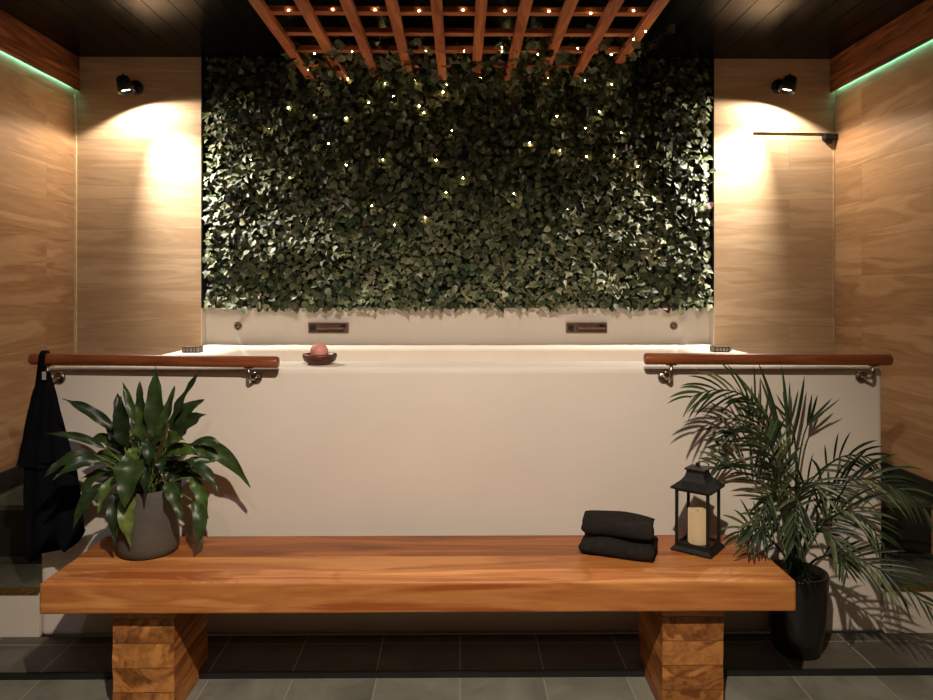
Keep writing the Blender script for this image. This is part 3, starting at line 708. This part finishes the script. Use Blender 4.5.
for k in range(4):
    bm = B(-0.0505, 0.0505, -0.059, -0.052, 0.022, 0.029); bm.transform(Matrix.Rotation(k*PI/2, 4, 'Z'))
    obj('lower_rail', bm, M['lantern'], ln, world=False)
    bm = B(-0.0505, 0.0505, -0.059, -0.052, 0.208, 0.215); bm.transform(Matrix.Rotation(k*PI/2, 4, 'Z'))
    obj('upper_rail', bm, M['lantern'], ln, world=False)
bm = bmesh.new(); prof = [(0.072, 0.215), (0.073, 0.222), (0.060, 0.232), (0.046, 0.243), (0.036, 0.256), (0.031, 0.270), (0.030, 0.280)]
for (a0, z0), (a1, z1) in zip(prof, prof[1:]): frust(bm, a0, a1, z0, z1)
bmesh.ops.remove_doubles(bm, verts=bm.verts, dist=1e-5)
obj('roof', bm, M['lantern'], ln, world=False)
bm = bmesh.new(); frust(bm, 0.036, 0.036, 0.280, 0.285); frust(bm, 0.036, 0.012, 0.285, 0.292); frust(bm, 0.006, 0.006, 0.292, 0.302); obj('cap', bm, M['lantern'], ln, world=False)
bm = bmesh.new(); tube(bm, [Vector((0.0 + 0.020*(1-math.cos(a)), 0, 0.298+0.012*math.sin(a))) for a in [PI*k/8 for k in range(9)]], 0.0022, 8); obj('handle', bm, M['lantern'], ln, True, world=False)
CC = LC + Vector((0, 0, 0.0225*1.06))
for o in ln.children:
    for v in o.data.vertices: v.co = Vector((v.co.x*LS, v.co.y*LS, v.co.z*1.06))
cd = thing('pillar_candle', 'cream pillar candle inside the black lantern', 'candle', CC)
bm = bmesh.new(); prof = [(0.0, 0.0), (0.034, 0.0), (0.0355, 0.002), (0.0355, 0.116), (0.033, 0.122), (0.029, 0.122), (0.018, 0.112), (0.0, 0.110)]
lathe(bm, prof, (0, 0, 0), 32, 'Z', False)
for v in bm.verts:
    if v.co.z > 0.105: v.co.z += 0.005*math.sin(math.atan2(v.co.y, v.co.x)*2+0.6) - v.co.x*0.18
wx = obj('wax', bm, M['wax'], cd, True, world=False)
bm = bmesh.new(); tube(bm, [(0, 0, 0.110), (0.001, 0, 0.120)], 0.0015, 6); obj('wick', bm, M['wick'], cd, True, world=False).parent = wx

# ------------------------------------------------------------------ hanging towel
def tow():
    bm = bmesh.new()
    def layer(rows, D0, botf=None, nseg=40, seed=0, thick=0.02):
        prev = None
        for k, (py, xl, xr) in enumerate(rows):
            ring = []
            for j in range(nseg):
                a = 2*PI*j/nseg; u = math.cos(a); s = math.sin(a)
                f = (u+1)/2
                px = xl + (xr-xl)*f
                wpx = (xr-xl)
                dep = thick*(0.5+0.8*min(1, wpx/60))*s
                fold = 0.010*math.sin(f*17+seed+k*0.12)*min(1, wpx/40) + 0.006*noise.noise(Vector((f*5, k*0.4, seed)))
                yy = py
                if botf and k >= len(rows)-4: yy = py + (botf(f)-py)*((k-(len(rows)-4)+0)/3.0 if k > len(rows)-4 else 0)
                D = D0 - dep - fold*(1 if s > 0 else 0.6)
                ring.append(bm.verts.new((WX(px, D0), D, WZ(yy, D0))))
            if prev:
                for j in range(nseg): bm.faces.new((prev[j], ring[j], ring[(j+1) % nseg], prev[(j+1) % nseg]))
            else: bm.faces.new(list(reversed(ring)))
            prev = ring
        bm.faces.new(prev)
    def interp(keys, n):
        out = []
        for i in range(n+1):
            y = keys[0][0] + (keys[-1][0]-keys[0][0])*i/n
            for a, b_ in zip(keys, keys[1:]):
                if a[0] <= y <= b_[0]+1e-6:
                    f = (y-a[0])/(b_[0]-a[0]); out.append((y, a[1]+(b_[1]-a[1])*f, a[2]+(b_[2]-a[2])*f)); break
        return out
    def bot(f):
        ks = [(0, 552), (0.06, 563), (0.3, 548), (0.48, 529), (0.70, 549), (0.85, 541), (1, 528)]
        for a, b_ in zip(ks, ks[1:]):
            if a[0] <= f <= b_[0]+1e-6: return a[1]+(b_[1]-a[1])*(f-a[0])/(b_[0]-a[0])
        return 540
    layer(interp([(371, 43, 52), (385, 39, 56), (410, 32, 62), (440, 29, 70), (470, 28, 79), (500, 27, 84), (525, 28, 87), (528, 28, 88)], 24), 2.765, bot, 44, 0)
    layer(interp([(371, 43, 50), (390, 36, 54), (412, 30, 58), (440, 24, 60), (462, 18, 62), (467, 17, 64)], 16), 2.752, lambda f: 464+5*f, 40, 2, 0.016)
    # loop going over the rail
    r = 0.031; c = Vector((WX(47, 2.80), 2.80, WZ(358.7, 2.80)))
    for w_, off in ((0.010, 0),):
        pts = [Vector((WX(47, 2.80)-0.004, 2.762, WZ(384, 2.765)))] + [c + Vector((0.006*math.cos(a), -r*math.cos(a), r*math.sin(a))) for a in [PI*k/10 for k in range(11)]] + [Vector((WX(48, 2.80), 2.795, WZ(374, 2.80))), Vector((WX(47, 2.8), 2.775, WZ(384, 2.765)))]
        n = len(pts)
        prev = None
        for i, p in enumerate(pts):
            hw = 0.011
            nn = (p - c); nn.x = 0; nn.normalize()
            ring = [bm.verts.new(p + Vector((-hw, 0, 0)) - nn*0.004), bm.verts.new(p + Vector((hw, 0, 0)) - nn*0.004), bm.verts.new(p + Vector((hw, 0, 0)) + nn*0.004), bm.verts.new(p + Vector((-hw, 0, 0)) + nn*0.004)]
            if prev:
                for j in range(4): bm.faces.new((prev[j], ring[j], ring[(j+1) % 4], prev[(j+1) % 4]))
            else: bm.faces.new(ring)
            prev = ring
        bm.faces.new(prev)
    bmesh.ops.recalc_face_normals(bm, faces=bm.faces)
    return bm
ht = thing('hanging_towel', 'long black towel hanging from the left end of the left handrail', 'towel', (WX(50, 2.78), 2.78, 1.16))
obj('cloth', tow(), M['black_cloth'], ht, True)
obj('label_tag', B(WX(45.5, 2.73), WX(49, 2.73), 2.722, 2.726, WZ(379, 2.73), WZ(371, 2.73)), M['label'], ht)['label'] = 'small white care label'

# ------------------------------------------------------------------ peace lily
PC = Vector((WX(150, 2.60), 2.60, BZ+0.0005))
pl = thing('potted_peace_lily', 'broad-leaved green plant in a grey clay pot on the left end of the bench', 'potted plant', PC)
bm = bmesh.new(); lathe(bm, [(0.0, 0), (0.090, 0), (0.102, 0.006), (0.108, 0.03), (0.105, 0.08), (0.096, 0.15), (0.088, 0.21), (0.084, 0.235), (0.078, 0.235), (0.080, 0.21), (0.0, 0.208)], PC, 48, 'Z', False)
pot = obj('pot', bm, M['clay'], pl, True)
bm = bmesh.new(); lathe(bm, [(0.0795, 0.209), (0.06, 0.216), (0.0, 0.218)], PC, 32); obj('soil', bm, M['soil'], pl, True).parent = pot
fb = bmesh.new(); sb = bmesh.new(); rnd = random.Random(5)
def lily(tip, td, ctrl, cd_, wpx, t0=0.35, hint=(0, -1, 0.5)):
    base = PC + Vector((rnd.uniform(-.04, .04), rnd.uniform(-.04, .04), 0.21))
    T = W(tip[0], tip[1], td); C = W(ctrl[0], ctrl[1], cd_)
    P = [base, base.lerp(C, 0.6)+Vector((0, 0, 0.04)), C, T]
    n = 14; Wd = wpx*2.6/F*0.5*0.88
    tube(sb, [bez(P, t0*k/6) for k in range(7)], 0.0028, 6)
    hint = Vector(hint) + Vector((rnd.gauss(0, .25), 0, rnd.gauss(0, .2)))
    ph = rnd.random()*6
    rows = []
    for k in range(n+1):
        t = t0 + (1-t0)*k/n; p = bez(P, t); tg = (bez(P, min(1, t+.02))-bez(P, max(0, t-.02))).normalized()
        s = tg.cross(hint).normalized(); nn = s.cross(tg).normalized()
        if nn.dot(hint) < 0: nn = -nn
        u = k/n
        wv = Wd*max(0.02, (math.sin(PI*u**0.8)**0.85) if 0 < u < 1 else 0.02)
        if u > 0.85: wv *= 0.85
        wave = 0.26*Wd*math.sin(u*16+ph)
        row = []
        for q in (-1, -0.5, 0, 0.5, 1):
            row.append(fb.verts.new(p + s*(wv*q) + nn*(abs(q)*wv*0.35 + wave*q*q*(1 if q > 0 else -1))))
        rows.append(row)
    for a, b_ in zip(rows, rows[1:]):
        for j in range(4): fb.faces.new((a[j], a[j+1], b_[j+1], b_[j]))
L_ = [((157, 366), 2.60, (156, 425), 2.60, 21, .45), ((201, 370), 2.56, (172, 418), 2.58, 13, .5), ((141, 380), 2.64, (143, 425), 2.62, 15, .5), ((124, 381), 2.62, (136, 415), 2.6, 10, .55),
      ((119, 392), 2.66, (122, 425), 2.62, 17, .5), ((122, 396), 2.52, (122, 440), 2.54, 17, .5), ((64, 398), 2.60, (102, 412), 2.60, 13, .45), ((47, 433), 2.55, (92, 432), 2.58, 9, .45),
      ((45, 478), 2.50, (80, 440), 2.55, 13, .5), ((55, 479), 2.48, (92, 448), 2.54, 14, .45), ((69, 469), 2.58, (96, 450), 2.58, 13, .5), ((75, 528), 2.52, (90, 478), 2.54, 13, .5), 
      ((205, 399), 2.58, (172, 415), 2.58, 18, .5), ((208, 414), 2.50, (182, 420), 2.54, 18, .45), ((222, 446), 2.60, (210, 428), 2.60, 7, .45), ((251, 487), 2.70, (212, 425), 2.66, 19, .45),
      ((219, 491), 2.52, (200, 455), 2.54, 14, .5), ((196, 549), 2.50, (214, 500), 2.52, 15, .5), ((184, 522), 2.47, (172, 475), 2.50, 15, .5), ((126, 508), 2.44, (134, 440), 2.46, 30, .5),
      ((209, 518), 2.55, (200, 470), 2.56, 14, .5), ((100, 512), 2.48, (108, 470), 2.52, 12, .5), ((117, 545), 2.48, (112, 490), 2.5, 16, .45), ((150, 470), 2.45, (152, 420), 2.48, 17, .5),
      ((170, 400), 2.55, (160, 440), 2.55, 12, .5), ((185, 440), 2.46, (168, 430), 2.5, 16, .45), ((200, 455), 2.47, (175, 440), 2.5, 14, .45), ((105, 420), 2.62, (120, 440), 2.6, 14, .45),
      ((95, 455), 2.62, (115, 448), 2.6, 12, .4), ((140, 400), 2.6, (140, 440), 2.58, 14, .45), ((205, 480), 2.58, (190, 455), 2.57, 13, .45), ((90, 440), 2.66, (110, 430), 2.63, 12, .4),
      ((176, 385), 2.64, (166, 425), 2.62, 12, .5), ((134, 470), 2.5, (128, 440), 2.52, 14, .45), ((165, 480), 2.5, (162, 445), 2.52, 13, .45), ((82, 500), 2.6, (95, 460), 2.58, 11, .5), ((180, 500), 2.6, (178, 460), 2.58, 12, .5),
      ((132, 545), 2.47, (120, 495), 2.47, 18, .45), ((215, 462), 2.64, (190, 435), 2.62, 12, .45), ((147, 500), 2.47, (146, 450), 2.47, 12, .5)]
for a in L_: lily(*a)
for k in range(28):
    a = rnd.uniform(-1.25, 1.25); R_ = rnd.uniform(45, 85); hgt = rnd.uniform(0.3, 1.0)
    tx = 150 + R_*math.sin(a)*0.95; ty = 480 - R_*math.cos(a)*0.9*hgt + rnd.uniform(0, 20)
    lily((tx, ty), rnd.uniform(2.5, 2.7), (150+(tx-150)*0.5, ty-rnd.uniform(-6, 18)), 2.6, rnd.uniform(7, 13), 0.45)
obj('foliage', fb, M['lily'], pl, True); obj('stems', sb, M['palmstem'], pl, True)

# ------------------------------------------------------------------ palm
QC = Vector((WX(798, 2.733), 2.733, 0.0305))
pm = thing('potted_palm', 'feathery green palm in a tall black pot on the ledge right of the bench', 'potted plant', QC)
bm = bmesh.new(); lathe(bm, [(0.0, 0), (0.076, 0), (0.086, 0.008), (0.102, 0.10), (0.112, 0.22), (0.115, 0.30), (0.113, 0.312), (0.106, 0.312), (0.1, 0.285), (0.0, 0.283)], QC, 48, 'Z', False)
pot = obj('pot', bm, M['black_pot'], pm, True)
bm = bmesh.new(); lathe(bm, [(0.0975, 0.284), (0.06, 0.292), (0.0, 0.294)], QC, 32); obj('soil', bm, M['soil'], pm, True).parent = pot
rnd = random.Random(21)
YMAX = DW-0.006
def frond(pts, n=22, L0=0.16, t0=0.35, droop=0.35, spread=0.9, wl=0.0100, sidehint=(0, -1, 0.3)):
    base = QC + Vector((rnd.uniform(-.03, .03), rnd.uniform(-.03, .03), 0.27))
    P = [base] + [W(*p) for p in pts]
    bm = bmesh.new(); sp = [bez(P, k/16) for k in range(17)]
    for s_ in sp: s_.y = min(s_.y, YMAX)
    tube(bm, sp, [0.0045*(1-0.75*k/16)+0.0008 for k in range(17)], 6)
    n = max(3, int(n*0.62)) if n > 6 else 3
    for k in range(n):
        for sg in (-1, 1):
            t = t0 + (1-t0)*(k+0.5*(sg > 0)+rnd.uniform(-.2, .2))/n
            t = min(max(t, 0), 1)
            p = bez(P, t); tg = (bez(P, min(1, t+.03))-bez(P, max(0, t-.03))).normalized()
            u = (t-t0)/(1-t0)
            s = tg.cross(Vector(sidehint)).normalized()*sg
            L_ = L0*(0.55+0.9*math.sin(PI*min(1, 0.15+0.8*u)))*0.8*rnd.uniform(.85, 1.1)
            d = (tg*(0.55+0.7*u) + s*spread + Vector(sidehint)*0.15 + Vector((rnd.gauss(0, .07), rnd.gauss(0, .07), rnd.gauss(0, .07)))).normalized()
            prev = None; c = p.copy(); hw0 = wl*0.5*rnd.uniform(.8, 1.2)
            vw = Vector((0, -1, 0.25))
            for j in range(6):
                v = j/5
                hw = hw0*(math.sin(PI*min(1, 0.12+0.88*v))**0.6 if v < 1 else 0.05)
                a = d.cross(vw); 
                if a.length < .2: a = d.cross(Vector((0, 0, 1)))
                a.normalize()
                c1 = c.copy(); c1.y = min(c1.y, YMAX)
                nrm = d.cross(a)
                pr = [bm.verts.new(c1+a*hw), bm.verts.new(c1+nrm*hw*0.35), bm.verts.new(c1-a*hw)]
                if prev:
                    for m_ in range(2): bm.faces.new((prev[m_], prev[m_+1], pr[m_+1], pr[m_]))
                prev = pr
                c = c + d*(L_/5); d = (d + Vector((0, 0, -droop*0.28))).normalized()
    for v in bm.verts: v.co.y = min(v.co.y, YMAX)
    o = obj('frond', bm, M['palm'], pm, True)
    return o
frond([(792, 470, 2.74), (785, 395, 2.74), (735, 375, 2.68), (690, 398, 2.62)], 20, 0.17, 0.5, 0.5, 0.45)
frond([(788, 500, 2.74), (770, 420, 2.72), (740, 410, 2.76), (722, 440, 2.78)], 18, 0.13, 0.4, 0.25, 0.8)
frond([(800, 490, 2.76), (800, 440, 2.78), (795, 425, 2.79), (788, 412, 2.78)], 5, 0.13, 0.78, -0.1, 0.35)
frond([(780, 520, 2.74), (765, 460, 2.77), (740, 452, 2.79), (716, 462, 2.80)], 18, 0.13, 0.35, 0.25, 0.8)

frond([(785, 520, 2.66), (775, 470, 2.58), (770, 480, 2.50), (762, 540, 2.46)], 24, 0.13, 0.4, 0.5, 0.7)
frond([(792, 520, 2.64), (800, 470, 2.54), (800, 490, 2.46), (795, 550, 2.42)], 24, 0.13, 0.4, 0.5, 0.7)
frond([(805, 500, 2.74), (820, 450, 2.74), (850, 445, 2.72), (886, 466, 2.70)], 14, 0.11, 0.45, 0.5, 0.7)
frond([(805, 520, 2.72), (830, 460, 2.70), (880, 465, 2.66), (930, 512, 2.62)], 24, 0.17, 0.35, 0.7, 0.6)
frond([(808, 530, 2.66), (835, 490, 2.60), (860, 500, 2.56), (895, 560, 2.52)], 22, 0.14, 0.3, 0.5, 0.7)
frond([(810, 550, 2.66), (840, 545, 2.58), (880, 560, 2.50), (935, 612, 2.42)], 20, 0.14, 0.35, 0.35, 0.6)
frond([(790, 510, 2.76), (780, 450, 2.78), (765, 430, 2.79), (745, 400, 2.79)], 14, 0.12, 0.4, 0.2, 0.7)
frond([(796, 510, 2.68), (800, 470, 2.66), (815, 470, 2.62), (835, 510, 2.58)], 20, 0.13, 0.3, 0.5, 0.8)
frond([(790, 510, 2.70), (780, 470, 2.68), (775, 450, 2.66), (768, 435, 2.66)], 18, 0.12, 0.35, 0.15, 0.9)
frond([(776, 540, 2.72), (755, 520, 2.68), (745, 520, 2.66), (736, 540, 2.64)], 16, 0.11, 0.3, 0.4, 0.8)
frond([(800, 530, 2.62), (820, 510, 2.54), (840, 530, 2.50), (850, 580, 2.46)], 18, 0.11, 0.35, 0.5, 0.7)
frond([(790, 505, 2.77), (803, 430, 2.78), (806, 430, 2.79), (814, 418, 2.78)], 5, 0.12, 0.80, -0.1, 0.35)
frond([(780, 530, 2.60), (770, 500, 2.52), (765, 510, 2.48), (745, 550, 2.46)], 18, 0.10, 0.35, 0.4, 0.7)

bm = bmesh.new()
for (bx_, by_), (tx, ty) in (((783, 440), (759, 362)), ((789, 452), (783, 366)), ((793, 445), (806, 376)), ((775, 430), (735, 372))):
    a, c, b_ = W(bx_, by_, 2.74), W((bx_+tx)/2+3, (by_+ty)/2-4, 2.76), W(tx, ty, 2.755)
    prev = None
    for k in range(9):
        p = bez([a, c, b_], k/8); d = (b_-a).normalized(); sd = d.cross(Vector((0, -1, 0.1))).normalized(); hw = 0.0075*max(0.04, math.sin(PI*min(1, .1+.9*k/8))**0.7)
        cur = [bm.verts.new(p+sd*hw), bm.verts.new(p+Vector((0, -hw*.4, 0))), bm.verts.new(p-sd*hw)]
        if prev:
            for m_ in range(2): bm.faces.new((prev[m_], prev[m_+1], cur[m_+1], cur[m_]))
        prev = cur
tube(bm, [QC+Vector((0, 0, .27)), W(792, 500, 2.74), W(785, 440, 2.74)], 0.003, 6)
obj('frond', bm, M['palm'], pm, True)
